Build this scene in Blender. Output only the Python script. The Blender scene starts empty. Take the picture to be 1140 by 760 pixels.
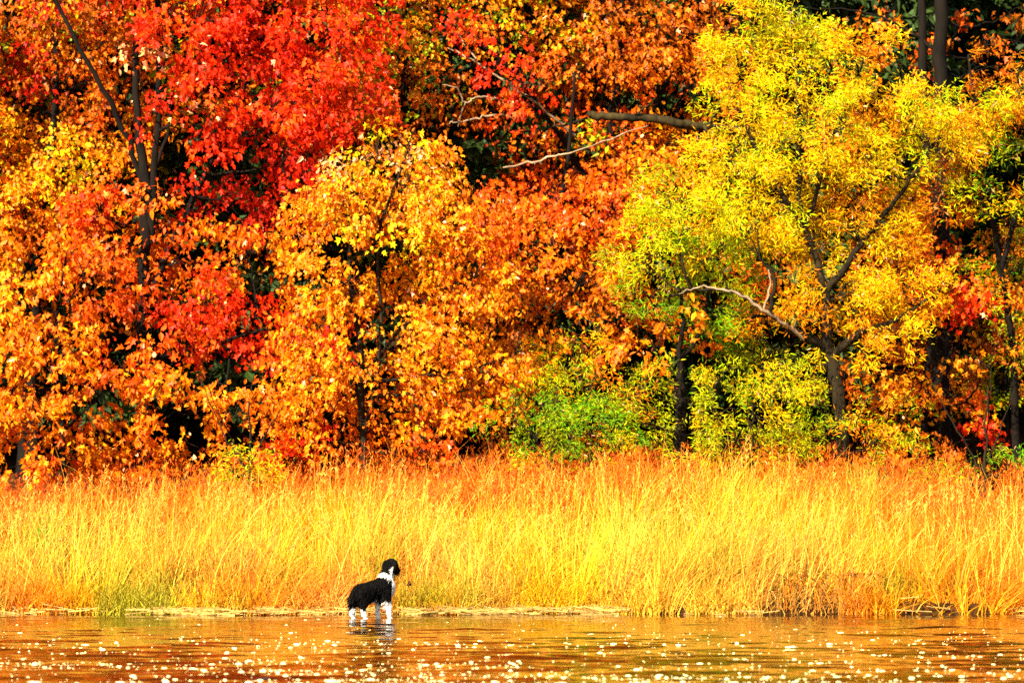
import bpy, math
import numpy as np

rng = np.random.default_rng(7)
scene = bpy.context.scene
COL = scene.collection

# ------------------------------------------------------------------ camera frame used to lay the place out
F = 4000.0          # focal length in photo pixels (1140 wide)
CAMZ = 1.5          # eye height above the water
HOR = 540.0         # photo row of the horizon


def P(px, py, Y):
    return np.array([(px - 570.0) * Y / F, Y, CAMZ + (HOR - py) * Y / F])


# ------------------------------------------------------------------ small maths
def unit(v):
    v = np.asarray(v, float)
    return v / np.maximum(np.linalg.norm(v, axis=-1, keepdims=True), 1e-9)


_lat = rng.random((64, 64))


def vnoise(x, y, s=1.0, o=0.0):
    """smooth value noise 0..1 on a wrapped lattice"""
    x = np.asarray(x, float) / s + 17.3 + o
    y = np.asarray(y, float) / s + 5.1 + o * 1.7
    xi = np.floor(x).astype(int); yi = np.floor(y).astype(int)
    fx = x - xi; fy = y - yi
    fx = fx * fx * (3 - 2 * fx); fy = fy * fy * (3 - 2 * fy)
    a = _lat[xi % 64, yi % 64]; b = _lat[(xi + 1) % 64, yi % 64]
    c = _lat[xi % 64, (yi + 1) % 64]; d = _lat[(xi + 1) % 64, (yi + 1) % 64]
    return (a * (1 - fx) + b * fx) * (1 - fy) + (c * (1 - fx) + d * fx) * fy


def sm(a, b, x):
    t = np.clip((np.asarray(x, float) - a) / (b - a), 0, 1)
    return t * t * (3 - 2 * t)


# ------------------------------------------------------------------ ground profile
def shore(x):
    return 42.0 + 0.10 * np.sin(x * 0.9 + 1.0) + 0.06 * np.sin(x * 2.3) + 0.05 * np.sin(x * 5.1 + 2)


def ground_z(x, y):
    x = np.asarray(x, float); y = np.asarray(y, float)
    d = y - shore(x)
    z = np.where(d < 0, np.maximum(d * 0.25, -0.6),
        np.where(d < 0.12, d / 0.12 * 0.11,
                 0.11 + (d - 0.12) * 0.118))
    z = np.where(d > 6, 0.11 + 5.88 * 0.118 + (d - 6) * 0.16, z)
    far = sm(16, 60, d)
    z = z + far * (d - 16) * 0.28
    z = np.minimum(z, 22 + 0.01 * d)
    bump = 0.34 * np.exp(-((x - 1.2) / 3.8) ** 2) - 0.16 * sm(-4.5, -8, x)
    z = z + np.where(d > 0, sm(0.3, 4.5, d) * bump, 0)
    z = z + np.where(d > 0.1, (vnoise(x, y, 0.7) - 0.5) * 0.10, 0)
    return z


# ------------------------------------------------------------------ mesh plumbing
def mesh_from(name, V, faces_list, mats, cols=None, smooth=False):
    """faces_list: list of int arrays (n,k). cols: per-vertex rgb."""
    me = bpy.data.meshes.new(name)
    V = np.asarray(V, np.float32)
    me.vertices.add(len(V)); me.vertices.foreach_set('co', V.ravel())
    nl = sum(f.size for f in faces_list); npoly = sum(len(f) for f in faces_list)
    me.loops.add(nl); me.polygons.add(npoly)
    me.loops.foreach_set('vertex_index', np.concatenate([f.ravel() for f in faces_list]).astype(np.int32))
    tot = np.concatenate([np.full(len(f), f.shape[1]) for f in faces_list]).astype(np.int32)
    st = np.concatenate([[0], np.cumsum(tot)[:-1]]).astype(np.int32)
    me.polygons.foreach_set('loop_start', st); me.polygons.foreach_set('loop_total', tot)
    me.polygons.foreach_set('use_smooth', np.full(npoly, smooth, dtype=bool))
    if cols is not None:
        at = me.attributes.new('Col', 'FLOAT_COLOR', 'POINT')
        c4 = np.ones((len(V), 4), np.float32); c4[:, :3] = cols
        at.data.foreach_set('color', c4.ravel())
    me.update(calc_edges=True); me.validate()
    me.materials.append(mats)
    return me


def link(name, me, parent=None, loc=None):
    o = bpy.data.objects.new(name, me); COL.objects.link(o)
    if parent is not None: o.parent = parent
    if loc is not None: o.location = loc
    return o


def tag(o, label=None, cat=None, group=None, kind=None):
    if label: o['label'] = label
    if cat: o['category'] = cat
    if group: o['group'] = group
    if kind: o['kind'] = kind
    return o


def empty(name, loc):
    o = bpy.data.objects.new(name, None); COL.objects.link(o)
    o.location = [float(c) for c in loc]; o.empty_display_size = 0.2
    return o


class Acc:
    """accumulates verts/faces/colours"""
    def __init__(s): s.V = []; s.F = {}; s.C = []; s.n = 0

    def add(s, V, faces, C=None):
        V = np.asarray(V, float).reshape(-1, 3)
        for f in faces:
            s.F.setdefault(f.shape[1], []).append(f + s.n)
        s.V.append(V); s.n += len(V)
        s.C.append(np.zeros((len(V), 3)) if C is None else np.broadcast_to(C, (len(V), 3)))

    def mesh(s, name, mat, off=(0, 0, 0), smooth=False):
        V = np.concatenate(s.V) - np.asarray(off)
        return mesh_from(name, V, [np.concatenate(v) for v in s.F.values()], mat, np.concatenate(s.C), smooth)


def catmull(pts, per=4):
    pts = np.asarray(pts, float)
    if len(pts) < 3:
        t = np.linspace(0, 1, per + 1)[:, None]
        return pts[0] * (1 - t) + pts[-1] * t
    p = np.vstack([2 * pts[0] - pts[1], pts, 2 * pts[-1] - pts[-2]])
    out = []
    for i in range(1, len(p) - 2):
        for k in range(per):
            t = k / per
            out.append(0.5 * ((2 * p[i]) + (-p[i - 1] + p[i + 1]) * t + (2 * p[i - 1] - 5 * p[i] + 4 * p[i + 1] - p[i + 2]) * t * t
                              + (-p[i - 1] + 3 * p[i] - 3 * p[i + 1] + p[i + 2]) * t ** 3))
    out.append(p[-2])
    return np.array(out)


def tube(acc, pts, rad, sides=6, wob=0.0):
    """pts (n,3), rad (n,) -> tapered tube"""
    pts = np.asarray(pts, float); n = len(pts)
    rad = np.broadcast_to(np.asarray(rad, float), (n,))
    t = unit(np.gradient(pts, axis=0))
    ref = np.array([0.3, 1.0, 0.1]) if abs(t[0][1]) < 0.8 else np.array([1.0, 0.1, 0.2])
    u = unit(np.cross(t, ref)); v = np.cross(t, u)
    a = np.arange(sides) * 2 * np.pi / sides
    r = rad[:, None] * (1 + (rng.random((n, sides)) - 0.5) * wob)
    V = pts[:, None] + r[..., None] * (np.cos(a)[None, :, None] * u[:, None] + np.sin(a)[None, :, None] * v[:, None])
    i = np.arange(n - 1)[:, None] * sides; j = np.arange(sides)[None]
    q = np.stack([i + j, i + (j + 1) % sides, i + sides + (j + 1) % sides, i + sides + j], -1).reshape(-1, 4)
    fs = [q]
    tip = np.vstack([V.reshape(-1, 3), pts[-1:] + t[-1:] * rad[-1]])
    k = (n - 1) * sides
    tri = np.array([[k + m, k + (m + 1) % sides, n * sides] for m in range(sides)])
    acc.add(tip, [q, tri])


# ------------------------------------------------------------------ materials
def new_mat(name):
    m = bpy.data.materials.new(name); m.use_nodes = True
    nt = m.node_tree; nt.nodes.clear()
    return m, nt, nt.nodes, nt.links


def leaf_mat(name, transl=0.3, rough=0.5, spec=0.12):
    m, nt, N, L = new_mat(name)
    out = N.new('ShaderNodeOutputMaterial')
    at = N.new('ShaderNodeAttribute'); at.attribute_name = 'Col'
    geo = N.new('ShaderNodeTexCoord')
    nz = N.new('ShaderNodeTexNoise'); nz.inputs['Scale'].default_value = 30; nz.inputs['Detail'].default_value = 2
    L.new(geo.outputs['Object'], nz.inputs['Vector'])
    hsv = N.new('ShaderNodeMixRGB'); hsv.blend_type = 'MULTIPLY'; hsv.inputs[0].default_value = 0.55
    rmp = N.new('ShaderNodeValToRGB')
    rmp.color_ramp.elements[0].position = 0.35; rmp.color_ramp.elements[0].color = (0.62, 0.5, 0.4, 1)
    rmp.color_ramp.elements[1].position = 0.6; rmp.color_ramp.elements[1].color = (1.15, 1.12, 1.0, 1)
    L.new(nz.outputs['Fac'], rmp.inputs[0]); L.new(at.outputs['Color'], hsv.inputs[1]); L.new(rmp.outputs[0], hsv.inputs[2])
    p = N.new('ShaderNodeBsdfPrincipled'); p.inputs['Roughness'].default_value = rough
    p.inputs['Specular IOR Level'].default_value = spec
    tr = N.new('ShaderNodeBsdfTranslucent'); mx = N.new('ShaderNodeMixShader'); mx.inputs[0].default_value = transl
    L.new(hsv.outputs[0], p.inputs['Base Color']); L.new(hsv.outputs[0], tr.inputs['Color'])
    L.new(p.outputs[0], mx.inputs[1]); L.new(tr.outputs[0], mx.inputs[2]); L.new(mx.outputs[0], out.inputs[0])
    return m


def bark_mat(name, c1, c2, scale=14, bump=0.6):
    m, nt, N, L = new_mat(name)
    out = N.new('ShaderNodeOutputMaterial'); p = N.new('ShaderNodeBsdfPrincipled')
    tc = N.new('ShaderNodeTexCoord'); mp = N.new('ShaderNodeMapping'); mp.inputs['Scale'].default_value = (1, 1, 0.22)
    nz = N.new('ShaderNodeTexNoise'); nz.inputs['Scale'].default_value = scale; nz.inputs['Detail'].default_value = 5
    n2 = N.new('ShaderNodeTexNoise'); n2.inputs['Scale'].default_value = 2.2
    L.new(tc.outputs['Object'], mp.inputs[0]); L.new(mp.outputs[0], nz.inputs['Vector']); L.new(tc.outputs['Object'], n2.inputs['Vector'])
    r = N.new('ShaderNodeValToRGB'); r.color_ramp.elements[0].color = (*c1, 1); r.color_ramp.elements[1].color = (*c2, 1)
    r.color_ramp.elements[0].position = .35; r.color_ramp.elements[1].position = .68
    ad = N.new('ShaderNodeMath'); ad.operation = 'MULTIPLY_ADD'; ad.inputs[1].default_value = 0.5
    L.new(n2.outputs['Fac'], ad.inputs[0]); 
    hf = N.new('ShaderNodeMath'); hf.operation = 'MULTIPLY'; hf.inputs[1].default_value = 0.5
    L.new(nz.outputs['Fac'], hf.inputs[0]); L.new(hf.outputs[0], ad.inputs[2])
    L.new(ad.outputs[0], r.inputs[0]); L.new(r.outputs[0], p.inputs['Base Color'])
    b = N.new('ShaderNodeBump'); b.inputs['Strength'].default_value = bump; b.inputs['Distance'].default_value = .02
    L.new(nz.outputs['Fac'], b.inputs['Height']); L.new(b.outputs[0], p.inputs['Normal'])
    p.inputs['Roughness'].default_value = .9; p.inputs['Specular IOR Level'].default_value = .08
    L.new(p.outputs[0], out.inputs[0])
    return m


M_LEAF = leaf_mat('autumn_leaf', 0.38)
M_FINE = leaf_mat('willow_leaf', 0.45, 0.55, 0.1)
M_NEEDLE = leaf_mat('evergreen_needle', 0.05, 0.6, 0.15)
M_GRASS = leaf_mat('dry_grass', 0.30, 0.55, 0.15)
M_BARK = bark_mat('dark_bark', (.002, .0013, .0006), (.008, .005, .0022))
M_BARK_G = bark_mat('olive_bark', (.004, .0026, .001), (.022, .014, .0045))
M_DEAD = bark_mat('weathered_wood', (.08, .05, .025), (.34, .23, .12))
M_MOSSY = bark_mat('mossy_log', (.004, .003, .001), (.045, .030, .008))


def ground_mat():
    m, nt, N, L = new_mat('leaf_litter')
    out = N.new('ShaderNodeOutputMaterial'); p = N.new('ShaderNodeBsdfPrincipled')
    tc = N.new('ShaderNodeTexCoord')
    n1 = N.new('ShaderNodeTexNoise'); n1.inputs['Scale'].default_value = 9; n1.inputs['Detail'].default_value = 6
    v = N.new('ShaderNodeTexVoronoi'); v.inputs['Scale'].default_value = 14
    L.new(tc.outputs['Object'], n1.inputs['Vector']); L.new(tc.outputs['Object'], v.inputs['Vector'])
    r = N.new('ShaderNodeValToRGB')
    e = r.color_ramp.elements
    e[0].position = .35; e[0].color = (.008, .004, .001, 1); e[1].position = .72; e[1].color = (.085, .032, .006, 1)
    L.new(n1.outputs['Fac'], r.inputs[0])
    mx = N.new('ShaderNodeMixRGB'); mx.blend_type = 'MULTIPLY'; mx.inputs[0].default_value = .4
    L.new(r.outputs[0], mx.inputs[1]); L.new(v.outputs['Color'], mx.inputs[2])
    b = N.new('ShaderNodeBump'); b.inputs['Strength'].default_value = .8; b.inputs['Distance'].default_value = .04
    L.new(n1.outputs['Fac'], b.inputs['Height']); L.new(b.outputs[0], p.inputs['Normal'])
    p.inputs['Roughness'].default_value = .95; p.inputs['Specular IOR Level'].default_value = .05
    L.new(mx.outputs[0], p.inputs['Base Color']); L.new(p.outputs[0], out.inputs[0])
    return m


def water_mat():
    m, nt, N, L = new_mat('pond_water')
    out = N.new('ShaderNodeOutputMaterial'); p = N.new('ShaderNodeBsdfPrincipled')
    p.inputs['Base Color'].default_value = (.020, .0055, .0003, 1)
    p.inputs['Roughness'].default_value = .045; p.inputs['IOR'].default_value = 1.333
    tc = N.new('ShaderNodeTexCoord')
    n1 = N.new('ShaderNodeTexNoise'); n1.inputs['Scale'].default_value = 3.2; n1.inputs['Detail'].default_value = 3
    n1.inputs['Distortion'].default_value = .4
    L.new(tc.outputs['Object'], n1.inputs['Vector'])
    b = N.new('ShaderNodeBump'); b.inputs['Strength'].default_value = .22; b.inputs['Distance'].default_value = .02
    L.new(n1.outputs['Fac'], b.inputs['Height']); L.new(b.outputs[0], p.inputs['Normal'])
    L.new(p.outputs[0], out.inputs[0])
    return m


def plain_mat(name, c, rough=.6, spec=.3):
    m, nt, N, L = new_mat(name)
    out = N.new('ShaderNodeOutputMaterial'); p = N.new('ShaderNodeBsdfPrincipled')
    p.inputs['Roughness'].default_value = rough; p.inputs['Specular IOR Level'].default_value = spec
    tc = N.new('ShaderNodeTexCoord'); n1 = N.new('ShaderNodeTexNoise'); n1.inputs['Scale'].default_value = 12
    L.new(tc.outputs['Object'], n1.inputs['Vector'])
    mx = N.new('ShaderNodeMixRGB'); mx.inputs[1].default_value = (*[k * .8 for k in c], 1); mx.inputs[2].default_value = (*[min(1, k * 1.15) for k in c], 1)
    L.new(n1.outputs['Fac'], mx.inputs[0]); L.new(mx.outputs[0], p.inputs['Base Color'])
    L.new(p.outputs[0], out.inputs[0])
    return m


# ------------------------------------------------------------------ ground and water
def grid(xs, ys, zf):
    X, Y = np.meshgrid(xs, ys)
    V = np.stack([X, Y, zf(X, Y)], -1).reshape(-1, 3)
    nx, ny = len(xs), len(ys)
    i = np.arange(ny - 1)[:, None] * nx + np.arange(nx - 1)[None]
    q = np.stack([i, i + 1, i + nx + 1, i + nx], -1).reshape(-1, 4)
    return V, q


xs = np.concatenate([[-400, -200, -100, -60, -40, -28, -20], np.arange(-15, 15.01, .12), [20, 28, 40, 60, 100, 200, 400]])
ys = np.concatenate([[-200, -60, 0, 20, 34, 39], np.arange(41, 49, .08), np.arange(49, 70, .5), np.arange(70, 130, 4), [150, 200, 300, 500]])
V, q = grid(xs, ys, ground_z)
tag(link('ground', mesh_from('ground', V, [q], ground_mat(), None, True)), kind='structure')

DOG = P(416, 687, 40.8); DOG[2] = 0.0
_w = []
for k in range(34):
    lam = 0.16 * (12 ** rng.random()); ang = rng.normal(np.pi / 2 + .06, 0.42)
    _w.append((2 * np.pi / lam * np.cos(ang), 2 * np.pi / lam * np.sin(ang), rng.random() * 6.28, 0.0105 * lam / math.sqrt(1)))


def water_z(X, Y):
    z = np.zeros_like(X)
    for kx, ky, ph, a in _w:
        z += a * 0.21 * np.sin(kx * X + ky * Y + ph)
    z *= 0.35 + 1.3 * vnoise(X, Y * 0.5, 1.6) * sm(44, 30, Y) + 0.25
    r = np.hypot(X - DOG[0], Y - DOG[1])
    z += 0.004 * np.exp(-((r - .45) / .5) ** 2) * np.sin(r * 42)
    z *= sm(14, 10, np.abs(X)) * sm(18, 22, Y)
    return z


xs = np.concatenate([[-400, -200, -80, -30, -16], np.arange(-10, 10.01, .04), [16, 30, 80, 200, 400]])
ys = np.concatenate([[-200, -60, 0, 10, 18], np.arange(21, 43.0, .05)])
V, q = grid(xs, ys, water_z)
tag(link('water', mesh_from('water', V, [q], water_mat(), None, True)), kind='structure')

# ------------------------------------------------------------------ leaves
_c = (0, .32)
MAPLE_V = np.array([(0, .32, 0), (0, 0, 0), (.50, .12, 0), (.26, .40, 0), (.50, .74, 0), (.17, .66, 0), (0, 1.08, 0),
                    (-.17, .66, 0), (-.50, .74, 0), (-.26, .40, 0), (-.50, .12, 0)], float)
MAPLE_F = np.array([(0, 1, 2, 3), (0, 3, 4, 5), (0, 5, 6, 7), (0, 7, 8, 9), (0, 9, 10, 1)])
OVAL_V = np.array([(0, 0, 0), (.30, .38, 0), (.22, .75, 0), (0, 1.05, 0), (-.22, .75, 0), (-.30, .38, 0)], float)
OVAL_F = np.array([(0, 1, 2, 3), (0, 3, 4, 5)])
SLIM_V = np.array([(0, 0, 0), (.10, .4, 0), (.09, .7, 0), (0, 1.1, 0), (-.09, .7, 0), (-.10, .4, 0)], float)
SLIM_F = OVAL_F
LEAF = {'maple': (MAPLE_V, MAPLE_F), 'oval': (OVAL_V, OVAL_F), 'slim': (SLIM_V, SLIM_F)}


def add_leaves(acc, pos, d, nrm, size, col, kind):
    TV, TF = LEAF[kind]
    n = len(pos); k = len(TV)
    y = unit(d); z = unit(nrm - (nrm * y).sum(-1, keepdims=True) * y); x = np.cross(y, z)
    curl = rng.uniform(-.3, 1.1, (n, 1)); fold = rng.uniform(-.4, 1.2, (n, 1))
    tz = -curl * (TV[None, :, 1] ** 2) * .6 + fold * np.abs(TV[None, :, 0]) * .7
    wid = rng.uniform(.75, 1.05, (n, 1))
    S = size[:, None, None]
    W = pos[:, None] + S * (x[:, None] * (TV[None, :, 0] * wid)[..., None] + y[:, None] * TV[None, :, 1:2] + z[:, None] * tz[..., None])
    Fi = (TF[None] + (np.arange(n) * k)[:, None, None]).reshape(-1, TF.shape[1])
    acc.add(W.reshape(-1, 3), [Fi], np.repeat(col, k, axis=0))


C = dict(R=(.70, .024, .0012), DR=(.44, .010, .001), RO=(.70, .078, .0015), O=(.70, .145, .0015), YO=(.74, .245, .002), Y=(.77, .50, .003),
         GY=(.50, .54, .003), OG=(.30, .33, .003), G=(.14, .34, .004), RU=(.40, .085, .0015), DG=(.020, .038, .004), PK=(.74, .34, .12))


# openings: places where the front leaves have thinned and a trunk shows (axis points x, z; depth; half width; leaves kept)
OPEN = []
for pts, Yt, hw, keepf in [([(160, 392), (159, 300), (161, 205), (152, 130)], 49.95, 12, .55), ([(172, 190), (176, 90)], 49.85, 8, .55), ([(152, 120), (149, 10)], 49.95, 9, .35),
                           ([(150, 190), (128, 125), (88, 55), (50, -10)], 49.5, 6, .5),
                           ([(406, 515), (401, 400), (393, 336), (390, 285)], 47.85, 8, .35), ([(421, 265), (446, 188)], 47.55, 5, .35),
                           ([(936, 470), (930, 420), (922, 380), (920, 345)], 48.55, 12, .42), ([(920, 345), (918, 320), (895, 240)], 48.55, 10, .45), ([(924, 385), (885, 368), (855, 345), (820, 326), (770, 322)], 47.9, 9, .25),
                           ([(928, 395), (960, 370), (1000, 355)], 48.5, 9, .25), ([(918, 330), (960, 270), (1000, 220)], 48.6, 7, .4), ([(858, 345), (862, 310), (846, 285)], 48.2, 7, .3),
                           ([(757, 505), (758, 430), (756, 392), (760, 366), (757, 320)], 48.65, 9, .22), ([(1049, 110), (1049, 0)], 50.8, 15, .05), ([(1030, 110), (1028, 0)], 50.9, 11, .08)]:
    w3 = np.array([P(a, b, Yt) for a, b in pts]); OPEN.append((w3[::-1], Yt, hw * Yt / F, keepf))


def thin(pos):
    keep = np.ones(len(pos), bool)
    for w3, Yt, hw, kf in OPEN:
        if w3[-1, 2] > w3[0, 2]: zz, xx = w3[:, 2], w3[:, 0]
        else: zz, xx = w3[::-1, 2], w3[::-1, 0]
        steep = abs(w3[-1, 2] - w3[0, 2]) > abs(w3[-1, 0] - w3[0, 0])
        if steep:
            o = np.argsort(w3[:, 2]); t, v, a, b = w3[o, 2], w3[o, 0], pos[:, 2], pos[:, 0]
        else:
            o = np.argsort(w3[:, 0]); t, v, a, b = w3[o, 0], w3[o, 2], pos[:, 0], pos[:, 2]
        ins = (a > t[0]) & (a < t[-1]) & (np.abs(b - np.interp(a, t, v)) < hw * (.8 + .6 * vnoise(a, b, .15))) & (pos[:, 1] < Yt + .05)
        keep &= ~ins | (vnoise(a, b + pos[:, 1], .22, 33) < kf * 1.05)
    return keep


def sprays(crown, twigs, skel, cl, leaf, size, dens, axis, spread=1.0, per=26, droop=.35):
    """leaf sprays spread through ellipsoid clumps; every spray hangs on a twig that reaches the skeleton"""
    for (c, r, pal) in cl:
        vol = 4.19 * r[0] * r[1] * r[2]
        n = max(3, int(1.35 * dens * vol + rng.random()))
        u = unit(rng.normal(size=(n, 3))) * (rng.random((n, 1)) ** (1 / 2.3))
        # gaps: drop sprays where a coarse noise is low
        ctr = c + u * r
        keep = vnoise(ctr[:, 0] * 1.3 + ctr[:, 1], ctr[:, 2] * 1.6, .55) > .30
        ctr = ctr[keep]; u = u[keep]
        if len(ctr) == 0: continue
        pk = [C[p] for p in pal]
        for s, uu in zip(ctr, u):
            out = unit(uu * np.array([1, 1, .35]) + .6 * unit((s - axis) * np.array([1, 1, 0])) + rng.normal(size=3) * .35)
            out = unit(out - np.array([0, 0, droop]))
            Lg = rng.uniform(.28, .55) * spread; Wd = Lg * .62
            side = unit(np.cross(out, [0, 0, 1])); up = np.cross(side, out)
            m = int(per * (1.25 if leaf == 'maple' else 1) * rng.uniform(.6, 1.4))
            t = rng.random(m) ** .8; w = rng.uniform(-1, 1, m) * (1 - .45 * t)
            h = rng.normal(size=m) * .09 * spread
            pos = s + out * (t * Lg)[:, None] + side * (w * Wd)[:, None] + up * h[:, None] + np.array([0, 0, -1]) * (.22 * (t * Lg) ** 2 + .14 * np.abs(w) * Wd)[:, None]
            d = out[None] * .5 + side[None] * (w * .9)[:, None] + rng.normal(size=(m, 3)) * .45 + np.array([0, 0, (-.55 if leaf == 'maple' else -.1) - .3 * droop])
            nr = out[None] * .55 + np.array([-.1, -.35, .5]) + rng.normal(size=(m, 3)) * .55
            base = np.array(pk[rng.integers(len(pk))])
            alt = np.array(pk[rng.integers(len(pk))])
            mixw = (rng.random((m, 1)) < .25) * 1.0
            col = (base * (1 - mixw) + alt * mixw) * rng.uniform(.72, 1.1, (m, 1))
            col = col * np.stack([np.ones(m), rng.uniform(.75, 1.3, m), np.ones(m)], -1)
            pale = rng.random(m) < .009
            col[pale] = np.array([.78, .45, .22])
            kp = thin(pos)
            sz = size * rng.uniform(.45, 1.15, m)
            sel = rng.random(m) < (.40 if leaf == 'maple' else 0)      # curled or edge-torn leaves read as plain ovals
            for q_, lf in ((kp & ~sel, leaf), (kp & sel, 'oval')):
                if q_.any(): add_leaves(crown, pos[q_], d[q_], nr[q_], sz[q_], np.clip(col, 0, .85)[q_], lf)
            # twig
            a = s - out * .03
            dd = np.linalg.norm(skel - a, axis=1) + np.maximum(0, skel[:, 2] - a[2]) * 1.2
            b = skel[np.argmin(dd)]
            mid = (a + b) / 2 + rng.normal(size=3) * .05 * np.linalg.norm(a - b) + np.array([0, 0, .06])
            tube(twigs, catmull([b, mid, a, s + out * Lg * .8 - np.array([0, 0, .15 * Lg * Lg])], 2),
                 np.linspace(.009, .0025, 7), 3)


def make_tree(name, label, cat, stems, clumps, Y, leaf='maple', size=.12, dens=13, group=None, bark=None, lmat=None,
              rd=.75, droop=.35, per=26, spread=1.0, limbs=True, twig_part='branches'):
    """stems: list of [(px,py,dY,radius_m), ...]; the first point of the first stem is the foot.
    clumps: (px,py,rx,ry,palette[,dY])"""
    bark = bark or M_BARK; lmat = lmat or M_LEAF
    trunk, twigs, crown = Acc(), Acc(), Acc()
    foot = P(stems[0][0][0], stems[0][0][1], Y + stems[0][0][2])
    foot[2] = float(ground_z(foot[0], foot[1])) - .05
    skel = []
    for si, st in enumerate(stems):
        pts = np.array([P(a, b, Y + c) for a, b, c, r in st]); rad = np.array([r for *_, r in st])
        if si == 0: pts[0] = foot
        cp = catmull(pts, 5)
        cr = np.interp(np.linspace(0, 1, len(cp)), np.linspace(0, 1, len(rad)), rad)
        cp[1:-1] += rng.normal(size=(len(cp) - 2, 3)) * .012
        if si == 0:
            cr[:2] *= np.array([1.5, 1.15])
        tube(trunk, cp, cr, 9 if cr[0] > .05 else 6, .12)
        skel.append(cp[len(cp) // 6:])
    skel = np.concatenate(skel)
    trunk_pts = skel.copy()
    cl = []
    for c in clumps:
        px, py, rx, ry, pal = c[:5]; dY = c[5] if len(c) > 5 else rng.uniform(-.5, .4)
        yy = Y + dY; ctr = P(px, py, yy)
        cl.append((ctr, np.array([1.15 * rx * yy / F, rd * min(1.3, .6 + rx / 110), 1.15 * ry * yy / F]), pal.split()))
        if limbs:
            dd = np.linalg.norm(trunk_pts - ctr, axis=1) + np.maximum(0, trunk_pts[:, 2] - ctr[2] + .15) * 2
            b = trunk_pts[np.argmin(dd)]
            mid = b * .45 + ctr * .55 + np.array([0, 0, -.10]) + rng.normal(size=3) * .07
            lp = catmull([b, mid, ctr], 5); lp[1:-1] += rng.normal(size=(len(lp) - 2, 3)) * .015
            r0 = .012 + .010 * np.linalg.norm(b - ctr)
            tube(twigs, lp, np.linspace(min(r0, .05), .006, len(lp)), 5)
            skel = np.vstack([skel, lp[2:]])
    axis = trunk_pts.mean(0)
    sprays(crown, twigs, skel, cl, leaf, size, dens, axis, spread, per, droop)
    root = tag(empty(name, foot), label, cat, group)
    link('trunk', trunk.mesh('trunk', bark, foot, True), root)
    link(twig_part, twigs.mesh(twig_part, bark, foot, True), root)
    link('crown', crown.mesh('crown', lmat, foot), root)
    return root


def copy_tree(root, loc, rz, s, label, group=None):
    r = root.copy(); COL.objects.link(r)
    r.location = loc; r.rotation_euler = (0, 0, rz); r.scale = (s, s, s); r['label'] = label
    if group: r['group'] = group
    for ch in list(root.children):
        c = ch.copy(); COL.objects.link(c); c.parent = r
    return r


# ---- 1 the big red maple
make_tree('maple_tree', 'tall dark-trunked maple with a blazing red crown, forking above the grass on the left', 'maple tree',
    [[(162, 530, 0, .12), (160, 400, 0, .10), (159, 300, 0, .09), (161, 205, 0, .08), (151, 120, 0, .05), (149, 0, 0, .04), (140, -150, .2, .02)],
     [(166, 270, 0, .06), (172, 180, -.1, .05), (176, 80, -.1, .042), (172, -80, 0, .03)],
     [(158, 205, .05, .045), (128, 125, -.2, .04), (88, 55, -.4, .035), (45, -30, -.5, .03)],
     [(160, 215, 0, .035), (185, 150, .2, .025), (190, 100, .3, .015)],
     [(163, 330, 0, .05), (205, 240, .2, .045), (262, 120, .2, .035), (310, -20, .2, .02)],
     [(163, 400, 0, .03), (230, 385, -.3, .03), (300, 365, -.4, .015)]],
    [(215, 30, 55, 45, 'R R RO'), (290, 50, 60, 50, 'R R R'), (365, 50, 50, 55, 'R R RO'), (392, 112, 32, 30, 'R R RO'), (340, 100, 40, 40, 'R R RO'), (300, 125, 60, 45, 'R R R RO'),
     (255, 195, 45, 50, 'DR R R'), (312, 185, 36, 45, 'DR R'), (215, 120, 40, 40, 'R RO R'), (230, 345, 55, 32, 'R R RO'), (300, 378, 60, 28, 'R R R RO'),
     (350, 365, 35, 26, 'R R RO'), (205, 275, 38, 38, 'O RO'), (112, 376, 22, 15, 'DR R'), (158, 100, 22, 50, 'RO R PK', -.6), (178, 235, 22, 30, 'RO O'),
     (275, 285, 48, 40, 'O RO YO'), (120, 300, 45, 35, 'RO O'), (110, 235, 35, 30, 'RO R O'), (250, -60, 120, 55, 'R RO'), (380, -55, 70, 45, 'R RO'), (120, -60, 90, 45, 'RO O')],
    50.0, size=.098, dens=17, per=30)
# ---- 2 golden maple at the left edge
make_tree('maple_tree', 'golden maple at the left edge, yellow in the middle and rusty brown at its top', 'maple tree',
    [[(40, 530, 0, .08), (36, 400, 0, .07), (48, 250, 0, .06), (60, 100, 0, .045), (55, -120, 0, .02)],
     [(40, 330, 0, .04), (0, 200, 0, .03), (-40, 80, 0, .015)]],
    [(35, 175, 55, 50, 'YO Y YO'), (105, 165, 45, 45, 'YO YO O'), (15, 245, 50, 40, 'YO O'), (90, 250, 45, 35, 'O YO'), (15, 60, 55, 45, 'RU DR O'),
     (90, 80, 40, 40, 'RU RO O'), (65, 15, 60, 35, 'RU DR RU YO'), (120, 30, 30, 35, 'RU O'), (-50, 150, 55, 80, 'O YO'), (-50, 40, 50, 50, 'RU O'),
     (60, 120, 50, 25, 'O RU RO'), (-40, 270, 50, 60, 'O YO'), (40, -70, 110, 50, 'RU O')],
    51.6, size=.09, dens=16, per=30)
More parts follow.
